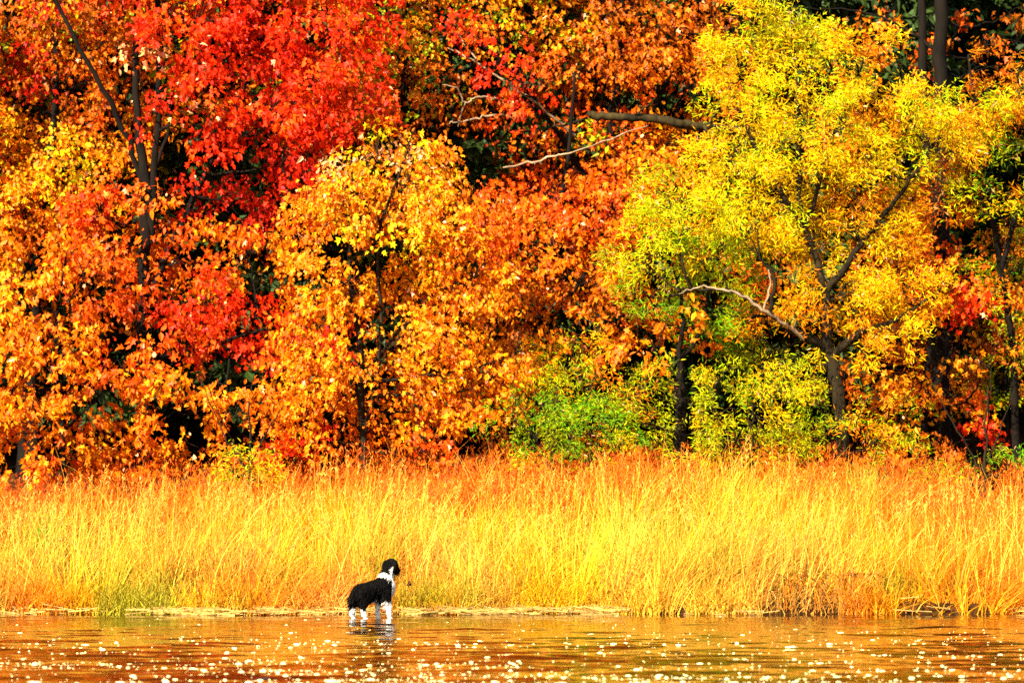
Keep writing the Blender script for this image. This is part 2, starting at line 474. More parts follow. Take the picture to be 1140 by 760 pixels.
# ---- 3 low orange maples along the left edge of the grass
make_tree('maple_sapling', 'low orange maple spreading star-shaped leaves over the grass in the bottom left corner', 'maple tree',
    [[(72, 545, 0, .035), (70, 450, 0, .03), (62, 380, 0, .024), (70, 300, 0, .012)], [(71, 480, 0, .02), (110, 440, -.2, .014), (140, 400, -.2, .008)],
     [(70, 430, 0, .02), (30, 390, -.1, .014), (0, 350, -.1, .008)]],
    [(15, 325, 45, 42, 'YO O YO'), (92, 305, 45, 30, 'O RO'), (55, 385, 55, 38, 'YO O O'), (12, 440, 45, 34, 'O YO'), (108, 430, 48, 28, 'O YO O'),
     (55, 480, 55, 24, 'YO O O'), (130, 475, 40, 16, 'O YO'), (60, 515, 60, 15, 'O YO RO'), (-50, 420, 50, 70, 'O YO'), (150, 400, 35, 22, 'O RO')],
    48.4, size=.112, rd=.6, dens=18)
make_tree('maple_sapling', 'low orange maple with layered leaves standing between the red maple trunk and the yellow maple', 'maple tree',
    [[(248, 540, 0, .03), (250, 470, 0, .026), (255, 400, 0, .015)], [(249, 500, 0, .018), (300, 460, -.1, .012), (340, 430, -.1, .007)],
     [(249, 490, 0, .018), (205, 450, 0, .012), (180, 420, 0, .007)]],
    [(195, 440, 50, 26, 'O YO'), (262, 445, 42, 28, 'O YO'), (205, 488, 52, 20, 'O YO O'), (300, 475, 38, 30, 'YO O'), (330, 430, 35, 28, 'YO O'), (168, 510, 35, 14, 'O YO'),
     (250, 505, 35, 12, 'O RO'), (235, 410, 30, 18, 'YO OG'), (195, 400, 24, 14, 'O RU', .5)],
    48.8, size=.108, rd=.6, dens=17)
# ---- 4 yellow maple
make_tree('maple_tree', 'slender maple with a bright yellow-orange crown behind the dog, two thin grey stems', 'maple tree',
    [[(406, 530, 0, .055), (405, 500, 0, .05), (401, 400, 0, .045), (393, 336, 0, .038), (389, 280, 0, .03), (392, 200, 0, .016)],
     [(405, 490, 0, .03), (424, 380, -.2, .028), (420, 265, -.3, .022), (446, 188, -.3, .014), (458, 150, -.3, .007)],
     [(402, 420, 0, .025), (460, 350, .1, .02), (520, 280, .1, .01)]],
    [(420, 172, 60, 30, 'YO Y PK'), (380, 205, 48, 42, 'YO YO Y O'), (458, 190, 48, 42, 'YO YO Y O'), (430, 240, 58, 42, 'YO YO Y O'), (362, 262, 42, 36, 'YO YO O'),
     (490, 250, 48, 42, 'YO YO O'), (538, 240, 38, 38, 'O RO'), (400, 310, 55, 38, 'YO YO O'), (468, 320, 58, 38, 'YO YO O'), (528, 310, 42, 38, 'O YO'),
     (440, 380, 58, 36, 'YO YO O'), (508, 388, 52, 36, 'YO YO O'), (365, 400, 45, 30, 'YO O'), (350, 335, 36, 32, 'YO O'), (440, 435, 55, 30, 'YO O'),
     (508, 445, 48, 30, 'YO O Y'), (372, 455, 45, 30, 'YO O'), (342, 490, 26, 13, 'R DR'), (478, 483, 40, 16, 'O RO'), (545, 425, 32, 34, 'YO O'), (310, 415, 34, 24, 'YO OG O'), (575, 395, 26, 28, 'YO RU O')],
    47.9, size=.088, dens=19, per=30, bark=M_BARK_G, rd=.7)
# ---- 5 orange maple in the middle
make_tree('maple_tree', 'burnt orange maple in the middle, rising behind the yellow-green shrub', 'maple tree',
    [[(592, 520, 0, .07), (596, 430, 0, .06), (602, 340, 0, .05), (628, 200, 0, .035), (640, 80, 0, .02)],
     [(600, 380, 0, .035), (655, 300, 0, .028), (700, 210, 0, .014)]],
    [(572, 255, 42, 42, 'RO O RO'), (620, 222, 48, 42, 'O RO'), (682, 230, 48, 48, 'O RO O'), (600, 300, 48, 42, 'O RU YO'), (662, 300, 46, 42, 'O RU'),
     (575, 350, 40, 30, 'O RU'), (640, 365, 46, 28, 'O RU YO'), (725, 190, 40, 36, 'O YO'), (600, 410, 38, 26, 'RU O'), (700, 350, 30, 30, 'O RU'), (565, 475, 25, 20, 'O RU')],
    51.0, size=.098, dens=15)
# ---- 6 gold tree, top centre
make_tree('maple_tree', 'olive-gold tree at the top, just right of the red maple crown', 'maple tree',
    [[(470, 525, 0, .10), (465, 350, 0, .09), (455, 180, 0, .075), (450, 40, 0, .05), (455, -140, 0, .02)],
     [(458, 220, 0, .05), (520, 80, 0, .035), (560, -60, 0, .015)]],
    [(428, 32, 50, 45, 'YO OG O'), (498, 30, 48, 36, 'OG YO YO'), (455, 90, 52, 36, 'YO OG O'), (548, 20, 48, 36, 'YO OG O'), (418, 122, 42, 26, 'O YO'),
     (602, 25, 45, 36, 'OG YO RU'), (515, 95, 25, 22, 'RU O'), (470, -60, 110, 45, 'YO O'), (590, -60, 80, 45, 'O OG')],
    52.4, size=.088, dens=17)
# ---- 7 orange tree with red flashes, top centre
make_tree('maple_tree', 'orange tree at the top centre with scarlet leaves along its left limb', 'maple tree',
    [[(672, 525, 0, .10), (668, 350, 0, .09), (672, 200, 0, .075), (690, 60, 0, .05), (700, -140, 0, .02)],
     [(670, 230, -.1, .05), (612, 132, -1.2, .035), (560, 70, -1.6, .025), (498, 12, -1.8, .012)],
     [(672, 215, 0, .04), (740, 100, 0, .03), (780, 0, 0, .015)]],
    [(650, 60, 50, 42, 'O RO RU'), (720, 60, 50, 44, 'O RU O'), (772, 90, 42, 44, 'O YO'), (690, 118, 52, 30, 'RO O'), (622, 165, 52, 30, 'O RO'),
     (742, 160, 46, 26, 'O YO'), (598, 105, 24, 24, 'R RO R', -1.8), (530, 40, 18, 14, 'R RO', -1.9), (555, 62, 16, 14, 'R R', -1.9), (578, 84, 16, 15, 'R R', -1.9), (508, 22, 14, 12, 'R RO', -1.9), (662, 175, 52, 32, 'O YO'), (782, 25, 40, 36, 'RU O'),
     (578, 128, 20, 20, 'R RO', -1.8), (680, 5, 60, 28, 'RU O'), (720, -60, 120, 45, 'O RU')],
    52.6, size=.088, dens=17)
# ---- 8 small orange tree with a crooked dark stem under the yellow tree
make_tree('maple_sapling', 'small orange maple on a crooked black stem under the left side of the yellow willow', 'maple tree',
    [[(760, 520, 0, .09), (757, 480, 0, .085), (758, 430, 0, .06), (756, 392, 0, .035), (760, 366, 0, .03), (757, 325, 0, .022), (748, 290, 0, .012)],
     [(758, 400, 0, .03), (778, 370, 0, .026), (790, 320, .1, .02), (782, 290, .1, .012)], [(758, 440, 0, .03), (735, 400, 0, .02), (722, 375, 0, .01)]],
    [(738, 368, 34, 30, 'YO O YO'), (775, 360, 28, 26, 'YO O'), (705, 490, 26, 24, 'YO O'), (715, 395, 22, 18, 'O YO')],
    48.7, size=.12, rd=.5)
# ---- 9 yellow willow
make_tree('willow_tree', 'big yellow willow on the right, fine leaves and a twisted trunk with spreading limbs', 'willow tree',
    [[(938, 530, 0, .11), (936, 470, 0, .09), (930, 420, 0, .085), (922, 380, 0, .08), (918, 320, 0, .055), (893, 235, .1, .036), (890, 130, .1, .035), (880, 0, .2, .02)],
     [(924, 390, 0, .06), (885, 368, -.2, .05), (855, 348, -.3, .035), (820, 326, -.4, .026), (770, 322, -.5, .014)],
     [(928, 395, 0, .06), (960, 370, -.1, .05), (1000, 355, -.1, .03), (1050, 320, -.1, .015)],
     [(918, 330, 0, .05), (960, 270, 0, .04), (1000, 220, 0, .03), (1042, 165, 0, .012)],
     [(858, 345, -.3, .03), (862, 310, -.4, .025), (846, 285, -.4, .015)],
     [(895, 250, .1, .04), (850, 180, .1, .03), (810, 90, .1, .015)],
     [(897, 250, .1, .03), (930, 150, .1, .025), (965, 60, .1, .012)]],
    [(850, 38, 44, 40, 'Y GY Y'), (900, 55, 60, 45, 'Y GY Y'), (958, 80, 52, 45, 'Y Y YO'), (1012, 118, 40, 36, 'Y GY Y'), (850, 118, 45, 42, 'Y Y GY'),
     (900, 140, 62, 45, 'Y Y GY'), (970, 170, 62, 45, 'Y Y GY'), (815, 178, 40, 38, 'Y GY Y'), (762, 240, 50, 38, 'Y GY GY'), (718, 290, 38, 28, 'GY Y OG'),
     (828, 220, 55, 40, 'Y Y GY'), (900, 228, 55, 45, 'Y Y YO'), (968, 250, 55, 40, 'YO Y Y'), (745, 218, 30, 26, 'G OG GY', .5), (775, 205, 26, 24, 'OG GY', .6), (790, 340, 40, 30, 'G OG', .7), (870, 420, 50, 36, 'OG G GY', .8), (840, 395, 40, 26, 'G OG', .9), (800, 290, 55, 34, 'GY OG G'),
     (712, 322, 36, 14, 'G OG'), (868, 300, 45, 35, 'Y YO'), (940, 320, 55, 40, 'YO Y Y'), (1000, 305, 46, 36, 'YO Y YO'), (880, 352, 42, 28, 'YO Y YO'),
     (965, 385, 42, 32, 'YO Y YO'), (825, 365, 36, 34, 'OG G GY'), (1045, 165, 36, 34, 'Y YO'), (826, 76, 26, 30, 'GY YO'), (880, -45, 70, 30, 'Y YO')],
    48.6, leaf='slim', size=.088, dens=14.5, bark=M_BARK_G, lmat=M_FINE, per=120, droop=-.15, rd=.62)
# ---- 10 right-edge tree
make_tree('willow_tree', 'yellow-green leafy tree at the right edge beside the rusty dark-trunked tree', 'willow tree',
    [[(1132, 530, .6, .06), (1128, 400, .6, .05), (1112, 280, .3, .045), (1095, 170, 0, .035), (1080, 60, 0, .015)], [(1115, 300, 0, .04), (1150, 180, 0, .03), (1165, 80, 0, .015)]],
    [(1090, 110, 46, 40, 'YO GY Y'), (1135, 90, 36, 40, 'YO RU'), (1112, 165, 40, 40, 'OG G YO'), (1062, 200, 40, 40, 'YO O Y'), (1110, 238, 38, 36, 'Y GY G'),
     (1122, 300, 34, 40, 'GY YO G'), (1058, 125, 30, 28, 'Y YO'), (1133, 385, 22, 30, 'OG YO'), (1180, 220, 40, 90, 'GY YO'), (1135, 435, 18, 18, 'YO O')],
    49.4, leaf='slim', size=.088, dens=16, lmat=M_FINE, per=115, droop=-.1)
# ---- 11 right orange maple
make_tree('maple_tree', 'orange maple with scattered scarlet leaves low on the right, over a dark gap', 'maple tree',
    [[(1030, 530, 0, .06), (1030, 440, 0, .05), (1040, 350, 0, .04), (1050, 250, 0, .02)], [(1032, 430, 0, .03), (1075, 370, 0, .022), (1100, 300, 0, .01)],
     [(1032, 460, 0, .02), (1075, 450, 0, .014), (1100, 470, 0, .007)]],
    [(1038, 268, 45, 36, 'O RO YO'), (1082, 318, 40, 36, 'O RO R'), (1020, 350, 46, 36, 'YO O'), (1068, 388, 42, 30, 'O YO YO'), (1010, 420, 46, 30, 'YO O'),
     (1062, 445, 40, 22, 'O YO RO'), (1105, 400, 26, 28, 'O RU'), (1000, 468, 42, 20, 'O YO OG'), (1085, 488, 14, 7, 'R RO'), (1040, 492, 36, 14, 'O RU'), (1080, 455, 12, 8, 'R')],
    50.2, size=.10, dens=16)
# ---- 12 dark double trunk, top right
make_tree('oak_tree', 'rust-leaved tree with twin black trunks in the dark top right corner', 'oak tree',
    [[(1048, 470, 0, .15), (1049, 250, 0, .115), (1050, 100, 0, .10), (1049, 0, 0, .095), (1049, -150, 0, .08)],
     [(1046, 270, 0, .08), (1032, 150, .1, .065), (1028, 40, .1, .06), (1027, -130, .2, .06)],
     [(1049, 60, 0, .03), (1010, 30, .1, .02), (960, 12, .2, .012), (900, 6, .2, .006)]],
    [(1102, 46, 48, 13, 'RU RO RU', .6), (1002, 72, 24, 28, 'RO O RU', .7), (1085, 70, 30, 12, 'RO RU', .6), (985, 20, 26, 16, 'O RU', .8), (1125, 15, 22, 8, 'RU', .8),
     (1040, 60, 8, 12, 'RO RU', .8), (1050, -90, 110, 30, 'RU O', .5)],
    50.9, size=.10, dens=12)

# ------------------------------------------------------------------ shrubs at the edge of the grass
def shrub(name, label, foot, clumps, Y, size=.074, dens=30, per=80, leaf='slim', stems=3):
    px = foot
    st = [[(px, 535, 0, .022), (px + 2, 490, 0, .018), (px + 5, 430, 0, .008)]]
    for k in range(stems):
        tx = px + rng.uniform(-60, 60)
        st.append([(px, 525, 0, .014), ((px + tx) / 2, 480, rng.uniform(-.2, .2), .01), (tx, rng.uniform(400, 460), rng.uniform(-.3, .3), .005)])
    return make_tree(name, label, 'shrub', st, clumps, Y, leaf=leaf, size=size, dens=dens, per=per, lmat=M_FINE, rd=.45, droop=0, spread=.8, bark=M_BARK_G)


shrub('shrub', 'yellow-green feathery shrub left of the crooked black stem', 655,
      [(640, 408, 42, 28, 'GY OG Y'), (690, 432, 42, 32, 'GY OG YO'), (620, 430, 28, 22, 'GY OG'), (722, 425, 28, 30, 'GY OG'), (655, 452, 45, 22, 'GY OG G'), (685, 470, 40, 24, 'GY OG Y'), (725, 465, 26, 28, 'OG GY'), (600, 420, 22, 24, 'GY YO')], 47.9)
shrub('shrub', 'bright green bush at the grass edge in the middle of the bank', 615,
      [(600, 472, 28, 30, 'G G OG'), (635, 478, 34, 26, 'G OG'), (665, 478, 24, 24, 'G OG GY'), (590, 500, 30, 12, 'G GY'), (575, 470, 22, 26, 'G OG'), (690, 495, 30, 14, 'G GY')], 47.3)
shrub('shrub', 'wide lime-yellow shrub under the willow, right of the crooked black stem', 835,
      [(795, 432, 40, 32, 'GY Y OG'), (840, 440, 46, 32, 'GY Y Y'), (810, 478, 42, 24, 'GY Y OG'), (865, 480, 42, 26, 'GY Y OG'), (850, 505, 55, 14, 'GY YO'), (780, 470, 26, 28, 'GY OG'), (785, 505, 30, 12, 'GY Y')], 47.8)
shrub('shrub', 'olive and yellow shrub below the twisted trunk of the willow', 930,
      [(905, 440, 36, 32, 'GY OG Y'), (925, 480, 42, 26, 'OG GY Y'), (970, 495, 38, 20, 'YO GY OG'), (960, 450, 30, 26, 'OG YO')], 48.0)
shrub('shrub', 'dark green leafy bush at the right end of the grass', 1095,
      [(1085, 520, 45, 16, 'OG G'), (1125, 515, 25, 20, 'G OG'), (1060, 525, 25, 12, 'OG GY')], 47.4)
shrub('shrub', 'small yellow-green bush at the grass edge below the low orange maples', 275,
      [(272, 505, 24, 20, 'GY Y'), (300, 520, 22, 12, 'GY Y'), (255, 522, 20, 12, 'GY OG')], 47.3)

# ------------------------------------------------------------------ dead wood in the canopy
def dead_wood(name, label, polys, Y, mat):
    acs = [Acc() for _ in polys]
    for i, st in enumerate(polys):
        pts = np.array([P(x, y, Y + c) for x, y, c, r in st]); rad = [r for *_, r in st]
        cp = catmull(pts, 5); cp[1:-1] += rng.normal(size=(len(cp) - 2, 3)) * .012
        tube(acs[i], cp, np.interp(np.linspace(0, 1, len(cp)), np.linspace(0, 1, len(rad)), rad), 8, .10)
    base = P(polys[0][0][0], polys[0][0][1], Y)
    root = tag(empty(name, base), label, 'dead tree')
    for i, ac in enumerate(acs): link('limb' if i == 0 else 'twig', ac.mesh('limb', mat, base, True), root)
    return root


dead_wood('dead_limb', 'dark mossy broken limb lying level across the orange leaves at the top centre',
          [[(870, 158, 1.0, .075), (800, 143, .4, .07), (760, 137, .1, .065), (720, 130, 0, .06), (690, 129, 0, .055), (662, 128, 0, .06), (655, 126, 0, .03)],
           [(700, 131, 0, .02), (718, 120, -.1, .015), (730, 108, -.1, .008)], [(785, 140, 0, .03), (796, 150, -.1, .02), (800, 165, -.1, .01)],
           [(790, 140, 0, .02), (798, 122, -.1, .012), (806, 110, 0, .006)], [(655, 130, 0, .02), (620, 140, 0, .016), (575, 145, -.1, .012), (560, 140, -.1, .006)]], 51.3, M_MOSSY)
dead_wood('dead_branch', 'pale bare branch slanting down from the upper left, above the dark gap',
          [[(640, 150, .6, .024), (600, 116, .2, .02), (566, 92, 0, .017), (525, 66, 0, .013), (498, 52, 0, .006)],
           [(530, 64, 0, .012), (515, 45, 0, .01), (508, 25, 0, .005)]], 51.0, M_DEAD)
dead_wood('dead_branch', 'pale forked bare twig curving inside the dark gap at the top centre',
          [[(575, 118, .3, .014), (548, 108, 0, .014), (530, 107, 0, .013), (518, 113, 0, .012), (508, 97, 0, .01), (492, 93, 0, .005)],
           [(518, 113, 0, .01), (512, 130, 0, .008), (510, 140, 0, .005)]], 51.1, M_DEAD)
dead_wood('dead_branch', 'pale straight bare twig lying lowest in the dark gap at the top centre',
          [[(585, 132, .3, .014), (555, 128, 0, .016), (535, 130, 0, .014), (510, 135, 0, .01), (500, 137, 0, .006)]], 51.15, M_DEAD)
dead_wood('dead_branch', 'pale arching bare branch reaching out to the left from the willow fork',
          [[(900, 380, .5, .03), (872, 360, .2, .028), (848, 344, 0, .024), (826, 328, -.1, .02), (800, 321, -.1, .016), (772, 321, -.1, .010), (756, 327, -.1, .005)],
           [(850, 345, 0, .016), (858, 322, -.05, .014), (856, 300, -.05, .008)]], 48.0, M_DEAD)
dead_wood('dead_branch', 'long pale bare branch rising to the right over the burnt orange maple',
          [[(560, 186, .1, .012), (592, 180, 0, .016), (618, 172, 0, .013), (640, 168, 0, .01), (690, 150, .4, .008), (722, 139, .4, .004)]], 50.2, M_DEAD)

# ------------------------------------------------------------------ autumn wood behind
BG = 'autumn crowns filling the wood behind'
bgs = []
for kind, (lab, pals) in enumerate([('rust-orange tree whose crown fills the gaps behind the front row of trees', ['RU O', 'O RU RO', 'O YO', 'RU O OG']),
                                    ('dull gold and olive tree whose crown fills the gaps behind the front row of trees', ['YO OG', 'OG GY', 'YO O', 'OG YO RU'])]):
    cls = []
    for k in range(26):
        cls.append((570 + rng.normal(0, 75), rng.uniform(-90, 350), rng.uniform(40, 65), rng.uniform(30, 50), pals[rng.integers(4)], rng.normal(0, .7)))
    bgs.append((make_tree('background_tree', lab, 'tree', [[(570, 530, 0, .12), (575, 350, 0, .10), (565, 150, 0, .07), (570, -110, 0, .02)],
                [(572, 330, 0, .05), (620, 180, .2, .035), (650, 20, .3, .015)], [(572, 300, 0, .05), (520, 150, -.2, .035), (490, 0, -.2, .015)]],
                cls, 54.0, leaf='oval', size=.13, dens=7, group=BG), lab))
for i, (px, Y, k, sc) in enumerate([(30, 54.0, 0, 1.0), (150, 54.6, 1, 1.0), (270, 54.2, 0, .95), (400, 54.8, 1, 1.0), (560, 54.5, 0, .9), (690, 55.2, 1, 1.05), (800, 54.2, 0, 1.0),
                                    (905, 54.4, 1, .9), (1020, 53.4, 0, .55), (1120, 54.6, 1, .45), (-70, 55.0, 1, 1.0), (1260, 54.5, 0, .6),
                                    (90, 58, 1, 1.1), (330, 58.5, 0, 1.1), (620, 58, 1, 1.1), (760, 58.6, 0, 1.15)]):
    root, lab = bgs[k]
    x = (px - 570) * Y / F
    o = root if i in (0, 1) else copy_tree(root, (0, 0, 0), 0, 1, lab, BG)
    o.location = (x, Y, float(ground_z(x, Y)) - .05); o.rotation_euler = (0, 0, rng.random() * 6.28); o.scale = (sc,) * 3

# ------------------------------------------------------------------ dark wood behind
def make_conifer(label):
    t, n = Acc(), Acc()
    H = 13.0
    tube(t, [(0, 0, -.2), (0, 0, 4), (.03, 0, 9), (0, 0, H)], [.2, .16, .09, .02], 8, .1)
    z = 1.0
    while z < H - .4:
        k = 7; L0 = (H - z) * .20 + .35
        for a in rng.random(k) * 6.283:
            Lb = L0 * rng.uniform(.7, 1.15)
            d = np.array([math.cos(a), math.sin(a), 0])
            tt = np.linspace(0, 1, 5)
            pts = np.array([0, 0, z]) + d * (tt * Lb)[:, None] + np.array([0, 0, 1]) * (-.25 * tt * Lb + .18 * tt ** 2 * Lb)[:, None]
            tube(t, pts, np.linspace(.03, .006, 5), 4)
            m = int(60 * Lb)
            u = rng.uniform(.12, 1, m)
            pos = np.stack([np.interp(u, tt, pts[:, i]) for i in range(3)], -1)
            side = np.cross(d, [0, 0, 1])
            pos = pos + side * (rng.uniform(-1, 1, m) * .32 * Lb * (1.1 - u))[:, None] + rng.normal(size=(m, 3)) * .03
            dr = d * .7 + rng.normal(size=(m, 3)) * .5 + np.array([0, 0, -.35])
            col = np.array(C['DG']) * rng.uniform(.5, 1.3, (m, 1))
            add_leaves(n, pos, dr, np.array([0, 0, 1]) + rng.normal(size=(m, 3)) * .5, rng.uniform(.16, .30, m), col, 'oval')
        z += .33
    root = tag(empty('evergreen_tree', (0, 0, 0)), label, 'evergreen tree', 'dark evergreens behind the coloured trees')
    link('trunk', t.mesh('trunk', M_BARK, smooth=True), root)
    link('crown', n.mesh('crown', M_NEEDLE), root)
    return root


EG = 'dark evergreen tree showing only as blackish green depth between the autumn crowns'
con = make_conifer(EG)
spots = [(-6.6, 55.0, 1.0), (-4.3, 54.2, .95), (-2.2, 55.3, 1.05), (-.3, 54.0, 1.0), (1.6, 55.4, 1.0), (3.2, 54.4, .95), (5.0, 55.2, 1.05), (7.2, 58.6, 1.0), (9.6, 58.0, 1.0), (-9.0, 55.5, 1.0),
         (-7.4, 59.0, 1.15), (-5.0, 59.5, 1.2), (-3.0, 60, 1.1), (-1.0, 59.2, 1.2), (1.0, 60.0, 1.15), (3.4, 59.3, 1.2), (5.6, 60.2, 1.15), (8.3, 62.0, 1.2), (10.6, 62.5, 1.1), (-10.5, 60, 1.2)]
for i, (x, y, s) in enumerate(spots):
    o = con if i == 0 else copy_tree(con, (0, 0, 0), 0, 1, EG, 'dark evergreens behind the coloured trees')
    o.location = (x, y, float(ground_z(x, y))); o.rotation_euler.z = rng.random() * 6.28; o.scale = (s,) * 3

# ------------------------------------------------------------------ grass on the bank
def ribbons(acc, base, h, lean, bend, width, col, seg=4, tipcol=None):
    """curved tapering blades; lean (n,2) horizontal offset at the tip"""
    n = len(base); t = np.linspace(0, 1, seg + 1)
    hor = lean[:, None, :] * (t ** 1.0)[None, :, None] * .45 + lean[:, None, :] * (t ** 2.4)[None, :, None] * bend[:, None, None]
    zz = h[:, None] * (t[None] - .28 * np.minimum(1, bend[:, None] * np.linalg.norm(lean, axis=1)[:, None]) * t[None] ** 3)
    pts = np.concatenate([base[:, None, :2] + hor, (base[:, 2:3] + zz)[..., None]], -1)
    fa = rng.uniform(-.9, .9, n); wv = np.stack([np.cos(fa), np.sin(fa), np.zeros(n)], -1)
    w = width[:, None] * (1 - .85 * t[None] ** 1.5)
    A = pts - wv[:, None] * w[..., None] * .5; B = pts + wv[:, None] * w[..., None] * .5
    V = np.stack([A, B], 2).reshape(n, -1, 3); k = 2 * (seg + 1)
    f = np.array([(2 * i, 2 * i + 1, 2 * i + 3, 2 * i + 2) for i in range(seg)])
    Fi = (f[None] + (np.arange(n) * k)[:, None, None]).reshape(-1, 4)
    cc = np.repeat(col[:, None], seg + 1, 1)
    if tipcol is not None:
        cc = cc * (1 - t[None, :, None]) + tipcol[:, None] * t[None, :, None]
    acc.add(V.reshape(-1, 3), [Fi], np.repeat(cc[:, :, None], 2, 2).reshape(-1, 3))


STRAW = np.array([.76, .40, .09]); GOLD = np.array([.74, .40, .004]); ORG = np.array([.72, .20, .003]); REDW = np.array([.70, .075, .003]); GRN = np.array([.24, .34, .02]); BRN = np.array([.30, .13, .03])


def mixc(a, b, w): return a * (1 - w[:, None]) + b * w[:, None]


def field(n, d0, d1, pw=1.0):
    x = rng.uniform(-10.5, 10.5, n)
    d = d0 + (d1 - d0) * rng.random(n) ** pw
    y = shore(x) + d
    return x, y, d


def grass_colours(x, y, d):
    n = len(x)
    cx = x * 42 / y
    c = np.broadcast_to(GOLD, (n, 3)).copy()
    straw = sm(.35, .62, vnoise(x, y, .8, 3)) * sm(2.6, .9, d) * (.35 + .65 * sm(.5, -1.2, cx) + .5 * np.exp(-((cx - 3.6) / .9) ** 2))
    c = mixc(c, np.broadcast_to(STRAW, (n, 3)), np.clip(straw, 0, 1) * .85)
    org = np.clip(sm(.4, .7, vnoise(x, y, .6, 9)) * 1.0 + sm(2.2, 4.5, cx) * .6 + sm(-2.5, -5, cx) * .4 + sm(2.6, 4.2, d) * .8 - 1.0 * np.exp(-((cx - 1.2) / 1.7) ** 2) * sm(4.2, 2.5, d), 0, 1)
    c = mixc(c, np.broadcast_to(ORG, (n, 3)), org * .9)
    red = np.clip(sm(2.3, 4.0, d) * sm(.25, .55, vnoise(x, y, 1.1, 21)), 0, 1)
    c = mixc(c, np.broadcast_to(REDW, (n, 3)), red * .95)
    gr = sm(.60, .78, vnoise(x, y, .5, 31)) * .65
    c = mixc(c, np.broadcast_to(GRN, (n, 3)), gr)
    c = c * rng.uniform(.7, 1.12, (n, 1)) * np.stack([np.ones(n), rng.uniform(.85, 1.15, n), np.ones(n)], -1)
    return np.clip(c, 0, .85)


hole = lambda x, y, d: ((np.abs(x - 5.42) < .14) & (d < .45)) | ((np.abs(x - 3.35) < .45) & (d < .25))
g = Acc()
NT = 3000                                   # tussocks
tx, ty, td = field(NT, -.04, 6.6)
th = (1 - .22 * sm(-2.6, -5.5, tx) - .15 * sm(3.5, 6.0, tx)) * rng.uniform(.5, 1.1, NT) * (.52 + .85 * vnoise(tx, ty, .75, 40)) * (1 - .42 * sm(3.4, 6.4, td))
tl = np.stack([rng.normal(.06, .17, NT) + (vnoise(tx, ty, 1.0, 50) - .4) * .5, rng.normal(-.04, .12, NT)], -1)
tcol = rng.uniform(.78, 1.12, NT); tg = rng.uniform(.82, 1.2, NT)
own = rng.integers(NT, size=66000)
off = rng.normal(0, 1, (len(own), 2)) * .085
x, y = tx[own] + off[:, 0], ty[own] + off[:, 1]; d = y - shore(x)
ok = ~(hole(x, y, d) & (rng.random(len(x)) < .9)) & (d > -.09); x, y, d, own, off = x[ok], y[ok], d[ok], own[ok], off[ok]
n = len(x)
h = th[own] * rng.uniform(.5, 1.1, n)
lean = tl[own] + off * 2.0 + np.stack([rng.normal(0, .10, n), rng.normal(0, .10, n)], -1)
gc = grass_colours(tx, ty, td)[own] * rng.uniform(.78, 1.1, (n, 1))
gc = np.clip(gc * tcol[own][:, None] * np.stack([np.ones(n), tg[own], np.ones(n)], -1), 0, .82)
ribbons(g, np.stack([x, y, ground_z(x, y) - .01], -1), h, lean, rng.uniform(.1, 1.4, n), rng.uniform(.006, .015, n), gc)
# long arching stalks
x, y, d = field(3800, .02, 5.6)
n = len(x)
h = rng.uniform(.8, 1.25, n) * (.8 + .4 * vnoise(x, y, .9, 40))
lean = np.stack([rng.normal(.10, .30, n), rng.normal(-.08, .22, n)], -1)
cs = mixc(grass_colours(x, y, d), np.broadcast_to(np.array([.76, .46, .05]), (n, 3)), np.full(n, .55))
ribbons(g, np.stack([x, y, ground_z(x, y) - .01], -1), h, lean, rng.uniform(.5, 1.7, n), rng.uniform(.007, .013, n), cs, 6)
# feathery seed heads
x, y, d = field(1300, .2, 3.8)
hz = rng.uniform(.7, 1.15, len(x)) * (.7 + .5 * vnoise(x, y, .8, 40)); gz = ground_z(x, y)
lx = rng.normal(.06, .10, len(x))
ribbons(g, np.stack([x, y, gz], -1), hz, np.stack([lx, np.zeros(len(x))], -1), np.full(len(x), .4), np.full(len(x), .006), np.broadcast_to(np.array([.68, .36, .02]), (len(x), 3)) * rng.uniform(.8, 1.1, (len(x), 1)))
for i in range(len(x)):
    m = 16; t = rng.uniform(.82, 1.02, m); a_ = rng.random(m) * 6.28
    pos = np.stack([x[i] + lx[i] * (.45 * t + .4 * t ** 2.4), np.full(m, y[i]), gz[i] + hz[i] * t * .98], -1)
    add_leaves(g, pos, np.stack([np.cos(a_) * .5 + .2, np.sin(a_) * .5, np.full(m, 1.)], -1), rng.normal(size=(m, 3)), rng.uniform(.03, .055, m), np.array([.74, .38, .05]) * rng.uniform(.6, 1.1, (m, 1)), 'slim')
# short thatch under the blades
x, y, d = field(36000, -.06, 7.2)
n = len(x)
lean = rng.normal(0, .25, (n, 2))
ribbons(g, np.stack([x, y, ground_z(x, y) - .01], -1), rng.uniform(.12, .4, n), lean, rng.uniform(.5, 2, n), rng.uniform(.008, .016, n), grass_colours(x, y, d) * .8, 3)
tag(link('grass', g.mesh('grass', M_GRASS)), 'tall golden and orange dry grass covering the bank above the water', 'grass', kind='stuff')

